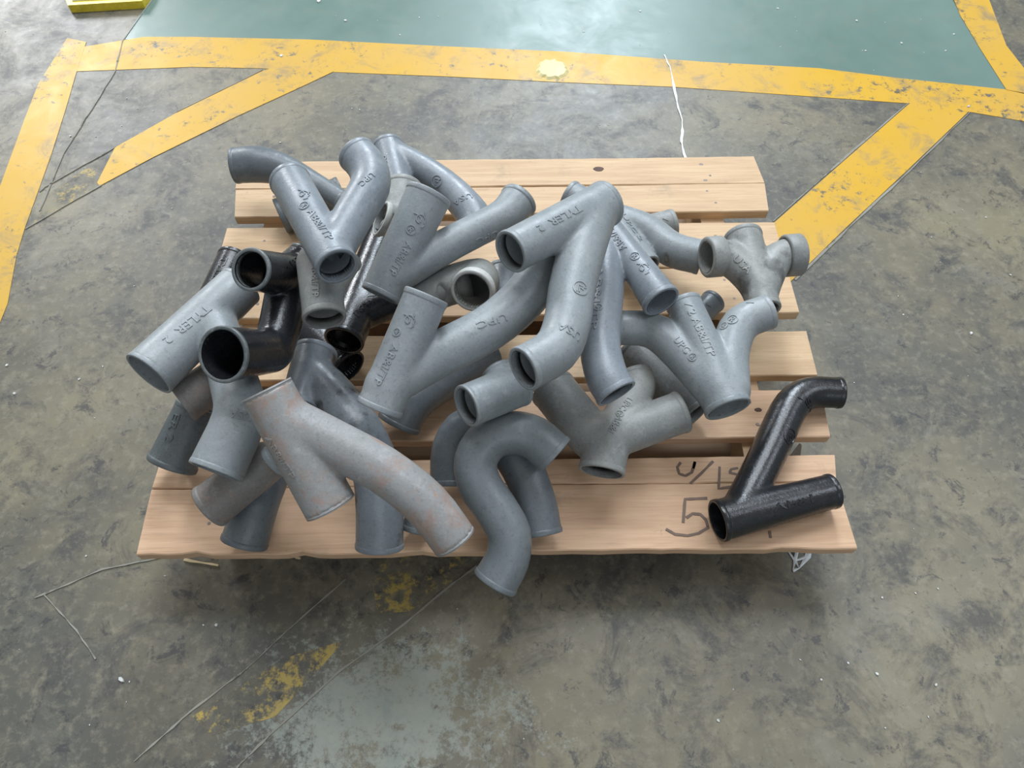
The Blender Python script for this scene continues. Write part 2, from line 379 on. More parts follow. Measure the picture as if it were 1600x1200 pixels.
ZT = .125
BOARDS = [  # x0, x1, y0, y1, far x0, far x1, light wood?, ragged front
    (-.479, .492, .629, .6985, -.489, .497, 1, 0), (-.490, .497, .6995, .772, -.495, .489, 1, 0),
    (-.490, .501, .400, .4985, -.490, .499, 1, 0), (-.490, .499, .4995, .603, -.487, .497, 1, 0),
    (-.500, .505, .277, .362, -.500, .505, 1, 0), (-.500, .501, .167, .252, -.500, .505, 0, 0),
    (-.501, .499, -.006, .0945, -.503, .493, 0, .006), (-.503, .493, .0952, .137, -.501, .500, 0, 0)]
deck = []
for i, (x0, x1, y0, y1, xl, xr, lt, rg) in enumerate(BOARDS):
    deck.append(board('deck_board', x0, x1, y0, y1, ZT - .018, ZT, M_WOOD2 if lt else M_WOOD, 10 + i, rg, 48, xl, xr))
for i, (xa, xb) in enumerate(((-.430, -.388), (-.021, .021), (.372, .414))):
    bm = bmesh.new()
    # notched stringer: two fork openings along its length
    prof = [(.040, .018), (.040, .107), (.766, .107), (.766, .018), (.60, .018), (.585, .055), (.475, .055), (.46, .018), (.31, .018), (.295, .055), (.185, .055), (.17, .018)]
    L = [bm.verts.new(Vector((xa, y, z)) - PO) for y, z in prof]
    Rr = [bm.verts.new(Vector((xb, y, z)) - PO) for y, z in prof]
    bm.faces.new(L)
    bm.faces.new(list(reversed(Rr)))
    for k in range(12):
        bm.faces.new((L[k], Rr[k], Rr[(k + 1) % 12], L[(k + 1) % 12]))
    bmesh.ops.recalc_face_normals(bm, faces=bm.faces)
    bmesh.ops.triangulate(bm, faces=[f for f in bm.faces if len(f.verts) > 4])
    me = bpy.data.meshes.new('stringer')
    bm.to_mesh(me)
    bm.free()
    link('stringer', me, M_WOOD2, pallet)
for i, (ya, yb) in enumerate(((.05, .145), (.155, .255), (.285, .385), (.39, .475), (.66, .76))):  # extra boards added under deck gaps; dark wood stands in for shade
    board('bottom_board', -.43, .414, ya, yb, 0.0, .018, M_WOODD, 40 + i, 0, 12)

def disc(name, x, y, z, r, mat, parent, h=.0008, origin=Vector((0, 0, 0)), n=14, ry=None, seed=0):
    rng = random.Random(seed)
    ry = ry or r
    V = [Vector((x, y, z + h)) - origin]
    j = [1 + rng.uniform(-.12, .12) for _ in range(n)]
    for k in range(n):
        a = 2 * math.pi * k / n
        V.append(Vector((x + r * .8 * j[k] * math.cos(a), y + ry * .8 * j[k] * math.sin(a), z + h)) - origin)
    for k in range(n):
        a = 2 * math.pi * k / n
        V.append(Vector((x + r * j[k] * math.cos(a), y + ry * j[k] * math.sin(a), z - .0006)) - origin)
    Fc = [(0, 1 + k, 1 + (k + 1) % n) for k in range(n)] + [(1 + k, 1 + n + k, 1 + n + (k + 1) % n, 1 + (k + 1) % n) for k in range(n)]
    return link(name, mesh_from(name, V, Fc), mat, parent)
for i, (x, y, r) in enumerate(KNOT):
    disc('knot' if r > .0055 else 'nail', x, y, ZT, r, M_KNOT if r > .0055 else M_NAIL, pallet, .0005, PO, 12, r * .65, i)
for i, y in enumerate((.04, .07, .115, .19, .23, .30, .34, .43, .47, .53, .57, .65, .68, .72, .75)):
    for x in (-.409, .393):
        disc('nail', x + .006 * math.sin(i * 3), y, ZT, .0032, M_NAIL, pallet, .0006, PO, 8, None, i)
for i, pts in enumerate(MARKER):
    pl = [(x - PO.x, y - PO.y) for x, y in wobble(pts, 4, .0001, i)]
    ribbon('marker_stroke', pl, .0040, ZT - .0002, M_INK, pallet, .0011, .15, i)

# ------------------------------------------------------------------ cast iron pipe fittings
FITTINGS = [  # key, kind, paint, rim paint, open run ends, label, arms of (x, y, z, radius) in 0.1 mm
 ('black_lone', 'pipe_wye', 'tar', 'tar', (1, 1), 'glossy black wye fitting lying alone on the right end of the front board', [[[3031, 239, 1562, 290], [4729, 679, 1530, 243]], [[3299, 314, 1553, 247], [3465, 563, 1541, 250], [3635, 817, 1533, 253], [3790, 1056, 1528, 256], [3924, 1273, 1526, 259], [4042, 1473, 1526, 262], [4150, 1653, 1527, 264], [4245, 1813, 1529, 263], [4329, 1952, 1532, 262], [4418, 2068, 1535, 259], [4512, 2160, 1537, 254], [4611, 2228, 1539, 247], [4728, 2273, 1540, 242], [4874, 2287, 1540, 238], [5038, 2278, 1538, 235], [5202, 2269, 1536, 232]]]),
 ('F14', 'pipe_length', 'slate', 'slate', (0, 1), 'dark blue-grey pipe end pointing down onto the front board at left, below a brownish pipe', [[[-3154, 832, 1806, 266], [-3191, 712, 1804, 277], [-3228, 594, 1804, 288], [-3270, 465, 1778, 297], [-3322, 315, 1712, 304], [-3381, 154, 1621, 309], [-3439, -8, 1529, 313]]]),
 ('F17', 'pipe_length', 'dark', 'dark', (0, 1), 'small dark pipe end peeking out on the front board beside the rust-streaked wye', [[[-1080, 413, 1569, 168], [-1153, 187, 1431, 168]]]),
 ('F12', 'pipe_wye', 'dark', 'dark', (1, 1), 'dark grey fitting with raised letters slanting down over the left pallet corner', [[[-4284, 1881, 2032, 284], [-4648, 1137, 1610, 348]], [[-4502, 1452, 1792, 275], [-4037, 1853, 1737, 281]]]),
 ('F20', 'pipe_trap', 'slate', 'slate', (1, 1), 'dark S-bend pipe tucked behind and below the larger S-bend', [[[-625, 714, 1745, 292], [-624, 884, 1819, 293], [-623, 1055, 1893, 294], [-598, 1199, 1958, 294], [-539, 1316, 2016, 295], [-457, 1406, 2065, 295], [-355, 1447, 2094, 295], [-223, 1424, 2097, 294], [-72, 1353, 2080, 294], [64, 1263, 2053, 293], [174, 1162, 2018, 292], [270, 1042, 1972, 292], [353, 912, 1920, 291], [424, 770, 1861, 290], [483, 617, 1796, 290], [531, 469, 1732, 289], [565, 332, 1671, 289], [588, 199, 1611, 288], [612, 67, 1551, 288]]]),
 ('F34', 'pipe_length', 'ddusty', 'ddusty', (1, 1), 'dark rough pipe lying underneath the three-armed fitting at the right of the heap', [[[2090, 3097, 1564, 301], [2929, 1880, 1571, 285]]]),
 ('F32', 'pipe_double_wye', 'dusty', 'dusty', (1, 0), 'dusty grey double wye opening downward at bottom centre, with its mouth above the front board', [[[816, 2226, 1850, 340], [968, 1978, 1866, 339], [1116, 1733, 1884, 339], [1245, 1530, 1903, 337], [1346, 1388, 1919, 332], [1432, 1284, 1932, 327], [1516, 1180, 1946, 321]], [[1565, 1343, 2019, 322], [1450, 827, 1909, 316]], [[1476, 1272, 1963, 295], [2636, 1684, 2062, 299]], [[1543, 1216, 1972, 285], [1667, 1430, 1975, 282], [1794, 1647, 1979, 278], [1898, 1832, 1984, 275], [1969, 1960, 1988, 273], [2016, 2053, 1991, 271], [2044, 2135, 1992, 270], [2048, 2213, 1992, 268], [2033, 2280, 1990, 265], [2018, 2347, 1988, 263]]]),
 ('F35', 'pipe_elbow', 'slate', 'slate', (1, 1), 'dark pipe in shadow beneath the light grey lettered wye in the middle', [[[-113, 3088, 1620, 319], [-368, 2887, 1640, 320], [-618, 2689, 1662, 320], [-834, 2506, 1684, 320], [-1007, 2339, 1711, 317], [-1150, 2187, 1736, 313], [-1265, 2055, 1739, 312], [-1345, 1950, 1703, 314], [-1400, 1863, 1644, 317], [-1455, 1776, 1584, 321]]]),
 ('F29', 'pipe_length', 'dusty', 'dusty', (1, 1), 'short dusty pipe end pointing right, behind the bent grey arm at back right', [[[2313, 5552, 1516, 245], [3079, 5745, 1521, 258]]]),
 ('F39', 'pipe_length', 'blue', 'blue', (1, 1), 'slim blue-grey pipe end between two upper arms of the right three-armed fitting', [[[3112, 3652, 1459, 196], [3569, 4105, 1468, 200]]]),
 ('F2', 'pipe_length', 'dark', 'dark', (1, 1), 'dark pipe with an end facing left under the back left wye', [[[-2768, 6483, 1647, 275], [-3837, 5988, 1568, 305]]]),
 ('F1', 'pipe_bend', 'slate', 'slate', (1, 1), 'long thin bent pipe at the back left corner, its end past the pallet', [[[-2538, 5721, 2131, 194], [-2736, 5875, 2133, 197], [-2937, 6030, 2135, 200], [-3132, 6173, 2138, 208], [-3319, 6302, 2141, 225], [-3500, 6419, 2143, 246], [-3674, 6515, 2144, 266], [-3837, 6587, 2144, 285], [-3993, 6637, 2142, 302], [-4145, 6670, 2140, 313], [-4294, 6680, 2135, 314], [-4440, 6671, 2129, 308], [-4585, 6663, 2123, 302]]]),
 ('F38', 'pipe_length', 'tar', 'tar', (1, 1), 'black rough pipe at far left behind the black open mouth', [[[-4453, 5063, 1560, 283], [-4734, 3705, 1534, 268]]]),
 ('B3', 'pipe_length', 'tar', 'tar', (1, 1), 'small black pipe mouth beside the top end of the black-stained blue-grey wye', [[[-3149, 3656, 1571, 298], [-2292, 2800, 1560, 297]]]),  # pipe added to blacken the shaded gap under the left heap
 ('B1', 'pipe_wye', 'tar', 'tar', (1, 1), 'black rough wye deep in the heap under the leaning lettered wye', [[[-1840, 5086, 2001, 317], [-2262, 2885, 2167, 295]], [[-2110, 3462, 2103, 304], [-1366, 3961, 2024, 312]]]),
 ('F16', 'pipe_wye', 'bluestain', 'blue', (1, 1), 'blue-grey wye stained black that runs beneath the rust-streaked fitting', [[[-2537, 2472, 2533, 299], [-2640, 1510, 2542, 277]], [[-2547, 2087, 2515, 294], [-2440, 1970, 2515, 302], [-2334, 1854, 2515, 310], [-2220, 1720, 2516, 315], [-2083, 1551, 2530, 317], [-1938, 1365, 2545, 316], [-1816, 1193, 2531, 315], [-1725, 1045, 2468, 315], [-1653, 907, 2373, 315], [-1600, 769, 2272, 315], [-1570, 632, 2172, 315], [-1560, 496, 2065, 316], [-1556, 354, 1954, 317], [-1557, 204, 1839, 317], [-1565, 49, 1721, 318], [-1573, -107, 1602, 319]]]),
 ('F13', 'pipe_length', 'brown', 'brown', (0, 1), 'brownish grey pipe whose edge faces lower left above the front board', [[[-2995, 721, 2525, 283], [-3706, 220, 2275, 306]]]),
 ('F15', 'pipe_length', 'grey', 'grey', (0, 1), 'short grey pipe end half hidden behind the left edge of the rust-streaked wye', [[[-2364, 772, 3135, 229], [-2705, 524, 2931, 230]]]),
 ('F11', 'pipe_length', 'brown', 'brown', (1, 1), 'reddish brown pipe mouth just under the large grey mouth at far left', [[[-3783, 2005, 2588, 291], [-4246, 1605, 2585, 294]]]),
 ('F25', 'pipe_length', 'blue', 'blue', (1, 1), 'blue-grey pipe end standing behind the central wye next to the pale open mouth', [[[149, 4148, 2195, 311], [116, 3086, 2215, 296]]]),
 ('F4', 'pipe_wye', 'blue', 'blue', (1, 1), 'blue-grey wye at the very back of the heap with a long thin arm', [[[-1845, 6682, 2508, 262], [-1447, 5140, 2460, 267]], [[-1770, 6516, 2487, 239], [-1590, 6402, 2474, 242], [-1410, 6289, 2461, 244], [-1235, 6165, 2448, 247], [-1062, 6026, 2436, 248], [-893, 5876, 2424, 250], [-740, 5717, 2413, 253], [-601, 5541, 2404, 261], [-478, 5357, 2396, 272], [-382, 5190, 2391, 279], [-328, 5055, 2388, 283], [-301, 4936, 2388, 284], [-274, 4819, 2388, 285]]]),
 ('F5', 'pipe_wye', 'dusty', 'pale', (1, 1), 'dusty wye with a pale cut mouth facing left, wedged behind the leaning lettered wye', [[[-1413, 5150, 3047, 296], [-1443, 4298, 2973, 267]], [[-1371, 4363, 2971, 259], [-1684, 4370, 3186, 264]]]),
 ('F10', 'pipe_wye', 'grey', 'grey', (1, 1), 'large light grey wye at far left with one mouth lower left and one pointing down', [[[-3546, 3195, 3116, 314], [-4436, 1662, 3230, 345]], [[-3847, 2631, 3148, 305], [-3754, 2455, 3147, 298], [-3663, 2281, 3146, 291], [-3574, 2103, 3148, 288], [-3485, 1917, 3151, 291], [-3399, 1727, 3157, 298], [-3324, 1544, 3164, 304], [-3250, 1377, 3182, 309], [-3186, 1216, 3201, 314], [-3165, 1035, 3199, 319], [-3211, 820, 3161, 324], [-3297, 588, 3103, 330], [-3381, 358, 3046, 335]]]),
 ('F9', 'pipe_wye', 'tar', 'tarrim', (1, 0), 'glossy black wye at left with two wide open mouths facing the viewer', [[[-2607, 3497, 3346, 259], [-2667, 3394, 3349, 271], [-2726, 3292, 3353, 283], [-2769, 3146, 3358, 290], [-2785, 2920, 3366, 290], [-2784, 2655, 3379, 285], [-2784, 2415, 3393, 278], [-2790, 2227, 3406, 269], [-2797, 2062, 3419, 257], [-2803, 1900, 3434, 245]], [[-2717, 3146, 3356, 290], [-2986, 2560, 4211, 261]], [[-2851, 1870, 3421, 278], [-3120, 1333, 4160, 326]]]),
 ('F18', 'pipe_wye', 'rusty', 'rusty', (1, 1), 'big rust-streaked grey wye sprawling over the front left of the heap', [[[-2590, 951, 4007, 302], [-1914, -133, 3089, 309]], [[-2433, 700, 3790, 281], [-2249, 625, 3716, 282], [-2063, 551, 3643, 283], [-1876, 474, 3568, 284], [-1680, 397, 3494, 282], [-1481, 318, 3418, 280], [-1294, 233, 3334, 278], [-1122, 139, 3242, 279], [-960, 39, 3141, 281], [-813, -67, 3036, 281], [-689, -181, 2924, 281], [-580, -300, 2806, 279], [-470, -421, 2687, 277]]]),
 ('F19', 'pipe_trap', 'slateg', 'slateg', (1, 1), 'dark grey S-bend pipe curling over the front edge of the pallet', [[[793, 800, 2499, 284], [702, 875, 2538, 284], [612, 950, 2578, 285], [520, 1009, 2609, 285], [424, 1046, 2627, 285], [326, 1067, 2637, 285], [227, 1073, 2639, 285], [125, 1066, 2633, 285], [23, 1045, 2619, 285], [-67, 1005, 2594, 285], [-147, 938, 2554, 285], [-214, 852, 2503, 285], [-254, 762, 2450, 285], [-260, 672, 2398, 285], [-238, 579, 2343, 285], [-199, 487, 2289, 285], [-140, 398, 2236, 285], [-65, 310, 2183, 285], [7, 220, 2129, 285], [75, 125, 2073, 284], [139, 28, 2015, 284], [179, -69, 1958, 285], [187, -166, 1901, 287], [172, -262, 1844, 290], [142, -356, 1789, 293], [95, -446, 1736, 296], [33, -533, 1684, 298], [-28, -620, 1633, 301]]]),
 ('F21', 'pipe_wye', 'grey', 'grey', (1, 1), 'short grey pipe with a thin-rimmed mouth just above the front S-bend', [[[334, 1573, 3024, 283], [-341, 1121, 3260, 271]], [[168, 1505, 3075, 231], [35, 1750, 3076, 226]]]),
 ('F28', 'pipe_wye', 'grey', 'grey', (1, 1), 'grey wye at back right whose long arm bends toward the collared fitting', [[[1824, 5552, 1979, 302], [2375, 4388, 1930, 289]], [[2024, 5385, 1997, 278], [2181, 5312, 1993, 282], [2337, 5239, 1988, 285], [2484, 5149, 1983, 287], [2615, 5024, 1977, 286], [2737, 4884, 1971, 284], [2867, 4769, 1966, 282], [3015, 4698, 1963, 282], [3171, 4652, 1960, 281], [3327, 4606, 1958, 281]], [[1971, 5386, 1998, 257], [1224, 5950, 2036, 262]]]),
 ('F30', 'pipe_double_wye', 'spotty', 'dusty', (1, 1), 'four-ended fitting with wide collars at the right end of the heap', [[[3906, 4696, 2364, 294], [4017, 3258, 2311, 239]], [[4016, 3665, 2332, 262], [3939, 3799, 2340, 264], [3860, 3935, 2349, 265], [3782, 4049, 2357, 266], [3710, 4136, 2363, 267], [3640, 4201, 2369, 267], [3560, 4241, 2376, 268], [3463, 4248, 2388, 271], [3356, 4230, 2402, 274], [3250, 4211, 2416, 277]], [[4036, 3649, 2321, 262], [4126, 3827, 2321, 260], [4218, 4006, 2321, 259], [4303, 4148, 2322, 258], [4375, 4226, 2321, 261], [4441, 4264, 2319, 265], [4511, 4292, 2317, 270], [4592, 4314, 2313, 276], [4678, 4326, 2309, 284], [4764, 4337, 2305, 291]]]),
 ('F31', 'pipe_double_wye', 'grey', 'grey', (1, 1), 'three-armed light grey fitting at right with its base mouth facing down', [[[2697, 3102, 2741, 248], [3132, 1428, 2558, 309]], [[3184, 1707, 2594, 278], [3209, 1906, 2598, 274], [3233, 2109, 2603, 271], [3272, 2298, 2611, 268], [3331, 2476, 2623, 267], [3405, 2640, 2636, 266], [3501, 2772, 2651, 264], [3626, 2852, 2667, 259], [3772, 2899, 2683, 253], [3919, 2945, 2699, 247]], [[3016, 1719, 2576, 296], [2879, 1952, 2564, 291], [2736, 2189, 2554, 285], [2599, 2394, 2547, 279], [2480, 2551, 2541, 272], [2369, 2674, 2536, 264], [2244, 2765, 2528, 257], [2092, 2814, 2516, 254], [1926, 2830, 2501, 252], [1759, 2847, 2486, 250]]]),
 ('F23', 'pipe_elbow', 'dusty', 'white', (0, 1), 'grey elbow in the middle with a pale ring around its dark mouth', [[[-1108, 3290, 2657, 271], [-971, 3360, 2665, 278], [-834, 3430, 2673, 285], [-693, 3490, 2681, 291], [-526, 3552, 2681, 296], [-354, 3604, 2681, 300], [-242, 3597, 2704, 302], [-231, 3497, 2766, 302], [-279, 3341, 2853, 301], [-326, 3185, 2940, 300]]]),
 ('F6', 'pipe_wye', 'grey', 'grey', (1, 1), 'leaning flat-sided grey wye at back centre with an arm flaring toward the back boards', [[[-897, 4291, 3753, 324], [-1589, 3010, 3085, 276]], [[-1376, 3251, 3205, 250], [-1170, 3433, 3193, 249], [-959, 3617, 3182, 249], [-756, 3785, 3173, 248], [-562, 3931, 3166, 246], [-377, 4060, 3159, 244], [-212, 4175, 3154, 243], [-74, 4269, 3150, 246], [42, 4347, 3147, 250], [145, 4432, 3145, 256], [231, 4533, 3145, 265], [304, 4642, 3146, 277], [377, 4751, 3148, 288]]]),
 ('F22', 'pipe_wye', 'grey', 'grey', (1, 1), 'light grey lettered wye leaning in the middle with a long curved arm', [[[-806, 2275, 4026, 277], [-1415, 1070, 3292, 285]], [[-1317, 1313, 3440, 269], [-1127, 1459, 3439, 277], [-934, 1607, 3439, 285], [-734, 1751, 3440, 292], [-517, 1886, 3441, 295], [-293, 2018, 3444, 297], [-89, 2154, 3447, 298], [87, 2302, 3451, 300], [241, 2455, 3457, 303], [373, 2601, 3464, 304], [476, 2740, 3471, 305], [555, 2871, 3479, 304], [620, 2991, 3486, 301], [669, 3094, 3493, 295], [705, 3184, 3499, 287], [740, 3275, 3506, 279]]]),
 ('F8', 'pipe_wye', 'dusty', 'dusty', (0, 1), 'grey pipe with mouth facing down directly below the upper left wye mouth', [[[-2278, 2956, 3841, 275], [-2123, 2151, 3726, 267]], [[-2188, 2538, 3793, 246], [-1934, 3089, 3832, 236]]]),
 ('F3', 'pipe_wye', 'blue', 'blue', (1, 1), 'blue-grey wye on top at upper left with a mouth facing the viewer', [[[-2692, 4023, 4290, 263], [-1834, 2364, 4473, 252]], [[-1930, 2654, 4429, 250], [-1861, 2877, 4419, 250], [-1790, 3103, 4411, 250], [-1725, 3308, 4406, 251], [-1665, 3480, 4402, 253], [-1612, 3628, 4401, 255], [-1580, 3761, 4400, 257], [-1577, 3880, 4402, 259], [-1597, 3982, 4406, 261], [-1632, 4080, 4410, 261], [-1683, 4175, 4415, 260], [-1749, 4264, 4422, 258], [-1815, 4353, 4428, 256]]]),
 ('F27', 'pipe_wye', 'blue', 'blue', (1, 1), 'blue-grey wye just right of the topmost fitting, one mouth facing lower right', [[[1648, 4352, 3029, 190], [2316, 2860, 3063, 266]], [[1657, 4225, 3029, 189], [1630, 3897, 3015, 217], [1603, 3575, 3004, 244], [1574, 3286, 2997, 263], [1540, 3037, 2993, 271], [1505, 2818, 2991, 272], [1475, 2619, 2991, 273], [1450, 2444, 2992, 274], [1431, 2289, 2995, 274], [1423, 2136, 3000, 275], [1430, 1975, 3010, 275], [1448, 1817, 3023, 276], [1473, 1683, 3028, 276], [1508, 1585, 3021, 275], [1550, 1508, 3005, 274], [1592, 1432, 2989, 273]]]),
 ('F24', 'pipe_wye', 'grey', 'grey', (1, 1), 'topmost light grey wye at centre right with a round emblem on its long arm', [[[1540, 3904, 3907, 313], [230, 2734, 4278, 270]], [[1355, 3662, 3954, 308], [1285, 3451, 3935, 309], [1216, 3242, 3919, 309], [1153, 3036, 3904, 308], [1096, 2829, 3890, 306], [1044, 2624, 3878, 303], [1001, 2434, 3868, 300], [973, 2261, 3861, 297], [953, 2101, 3855, 295], [923, 1950, 3850, 292], [883, 1807, 3843, 290], [834, 1673, 3838, 289], [758, 1548, 3843, 286], [643, 1436, 3864, 282], [504, 1334, 3896, 276], [366, 1233, 3929, 271]]]),
]
LETTERING = [
 ('F10', 'TYLER  2', [-0.3754, 0.2561, 0.3454], [-0.4169, 0.1957, 0.3535], 0.0113),
 ('F10', 'USA', [-0.2942, 0.092, 0.3401], [-0.3173, 0.0919, 0.3505], 0.0102),
 ('F24', 'TYLER  2', [0.1145, 0.343, 0.4326], [0.058, 0.2934, 0.4468], 0.0097),
 ('F24', 'USA', [0.1051, 0.1608, 0.4021], [0.0784, 0.1717, 0.4122], 0.0102),
 ('F3', 'AB&I/TP', [-0.222, 0.3124, 0.4649], [-0.189, 0.2596, 0.4699], 0.0095),
 ('F3', 'UPC', [-0.1497, 0.3737, 0.4643], [-0.1645, 0.3533, 0.4656], 0.0081),
 ('F4', 'TYLER 2', [-0.1851, 0.6216, 0.273], [-0.1731, 0.5704, 0.2709], 0.0085),
 ('F4', 'USA', [-0.0381, 0.5331, 0.2661], [-0.0661, 0.5248, 0.2566], 0.01),
 ('F22', 'AB&I/TP', [-0.1151, 0.1603, 0.3937], [-0.1388, 0.1195, 0.3681], 0.0104),
 ('F22', 'UPC', [0.018, 0.2166, 0.3704], [-0.0197, 0.2007, 0.3737], 0.0093),
 ('F27', 'AB&I/TP', [0.1841, 0.3663, 0.3241], [0.1634, 0.416, 0.322], 0.0106),
 ('F28', 'UPC 2', [0.2081, 0.5285, 0.2267], [0.2341, 0.4751, 0.2209], 0.0083),
 ('F31', '2 AB&I/TP', [0.2734, 0.2796, 0.2966], [0.2941, 0.206, 0.2913], 0.0114),
 ('F31', 'UPC', [0.2503, 0.2427, 0.2816], [0.2646, 0.2184, 0.2826], 0.0103),
 ('F6', 'AB&I/TP', [-0.114, 0.3479, 0.3644], [-0.1385, 0.3094, 0.3437], 0.0111),
 ('F6', 'UPC', [0.0051, 0.4057, 0.3183], [-0.0259, 0.3854, 0.3224], 0.009),
 ('F30', 'USA', [0.3634, 0.4054, 0.2607], [0.3825, 0.3782, 0.2586], 0.0117),
 ('F32', 'UPC', [0.1879, 0.1798, 0.226], [0.1757, 0.1616, 0.2257], 0.0095),
 ('F32', 'AB&I', [0.171, 0.1488, 0.2269], [0.1562, 0.1232, 0.2324], 0.0093),
 ('F12', 'ER 2', [-0.4447, 0.1653, 0.2219], [-0.456, 0.1293, 0.2065], 0.0121),
 ('F18', 'AB&I/TP', [-0.253, 0.0402, 0.3883], [-0.2246, 0.0019, 0.3595], 0.0079),
 ('F8', 'AB&I/TP', [-0.2239, 0.2764, 0.4091], [-0.2187, 0.2274, 0.4014], 0.0088),
 ('F27', 'AB&I/TP', [0.1486, 0.3376, 0.3239], [0.1325, 0.2275, 0.325], 0.0087),
 ('black_lone', 'AB&I', [0.3741, 0.032, 0.1802], [0.4318, 0.0473, 0.1776], 0.0114),
 ('black_lone', 'USA', [0.4429, 0.2092, 0.1795], [0.4688, 0.1974, 0.1559], 0.0105),
 ('F38', 'TYLER', [-0.4492, 0.4825, 0.1837], [-0.4606, 0.4236, 0.1818], 0.0098),
 ('F9', 'AB&I', [-0.2657, 0.2663, 0.4045], [-0.2606, 0.3302, 0.361], 0.0065),
 ('B1', 'AB&I', [-0.1792, 0.3687, 0.2378], [-0.2067, 0.3185, 0.241], 0.0095),
]
EMBLEMS = [
 ('F24', 'triangle', [0.1086, 0.2268, 0.414], 0.0095),
 ('F4', 'triangle', [-0.0964, 0.5718, 0.2614], 0.0097),
 ('black_lone', 'triangle', [0.4216, 0.1439, 0.1732], 0.0117),
 ('F31', 'letter', [0.3306, 0.2686, 0.2879], 0.0074),
 ('F31', 'letterr', [0.2687, 0.2099, 0.2829], 0.0054),
 ('F22', 'letterr', [-0.1144, 0.174, 0.3996], 0.0047),
 ('F22', 'swash', [-0.0985, 0.1856, 0.4095], 0.0093),
 ('F3', 'letterr', [-0.2306, 0.3212, 0.4636], 0.0059),
 ('F3', 'swash', [-0.234, 0.343, 0.4615], 0.0102),
 ('F6', 'letterr', [-0.1119, 0.3621, 0.3742], 0.0063),
 ('F6', 'swash', [-0.0989, 0.376, 0.3804], 0.0108),
 ('F27', 'letterr', [0.1977, 0.3512, 0.3276], 0.0065),
 ('F27', 'swash', [0.2078, 0.3287, 0.3294], 0.0109),
 ('F32', 'letterr', [0.1716, 0.1545, 0.2258], 0.0054),
 ('F27', 'letterr', [0.1408, 0.2638, 0.3257], 0.0052),
 ('F31', 'tick', [0.2708, 0.2881, 0.2971], 0.0064),
 ('F31', 'tick', [0.3593, 0.2952, 0.2905], 0.0057),
 ('F29', 'tick', [0.2891, 0.5622, 0.1764], 0.0057),
 ('F39', 'tick', [0.34, 0.386, 0.1655], 0.0043),
 ('F31', 'tick', [0.3048, 0.1378, 0.2852], 0.0069),
 ('F31', 'letterr', [0.3193, 0.2619, 0.2822], 0.0056),
]

WALL = .0042

def polyline(arm):
    return np.array(arm, float) * 1e-4

def resample(A, n_per=1):
    return A

def arm_sdf(X, A, opens, bead):
    """signed distance from points X (n,3) to a swept round bar with varying radius and flat open ends"""
    best = np.full(len(X), 9.)
    for i in range(len(A) - 1):
        p, q = A[i, :3], A[i + 1, :3]
        v = q - p
        t = np.clip(((X - p) @ v) / (v @ v), 0, 1)
        d = np.linalg.norm(X - p - t[:, None] * v, axis=1) - (A[i, 3] * (1 - t) + A[i + 1, 3] * t)
        np.minimum(best, d, out=best)
    for (p, d, r) in opens:                       # flat cut at each open mouth, kept local to that mouth
        Y = X - p
        s = Y @ d
        cut = np.maximum(-(s + .003), np.linalg.norm(Y, axis=1) - 1.7 * r)
        best = np.maximum(best, -cut)
    return best

def smin(a, b, k):
    h = np.clip(.5 + .5 * (b - a) / k, 0, 1)
    return b * (1 - h) + a * h - k * h * (1 - h)

def body_sdf(X, arms, opens, k=.0045):
    d = arm_sdf(X, arms[0], opens[0], 0)
    for A, o in zip(arms[1:], opens[1:]):
        d = smin(d, arm_sdf(X, A, o, 0), k)
    for p, n, r in sum(opens, []):                # nothing of the casting sticks out through its own mouths
        Y = X - p
        d = np.maximum(d, -np.maximum(-(Y @ n + .003), np.linalg.norm(Y, axis=1) - 1.5 * r))
    return d

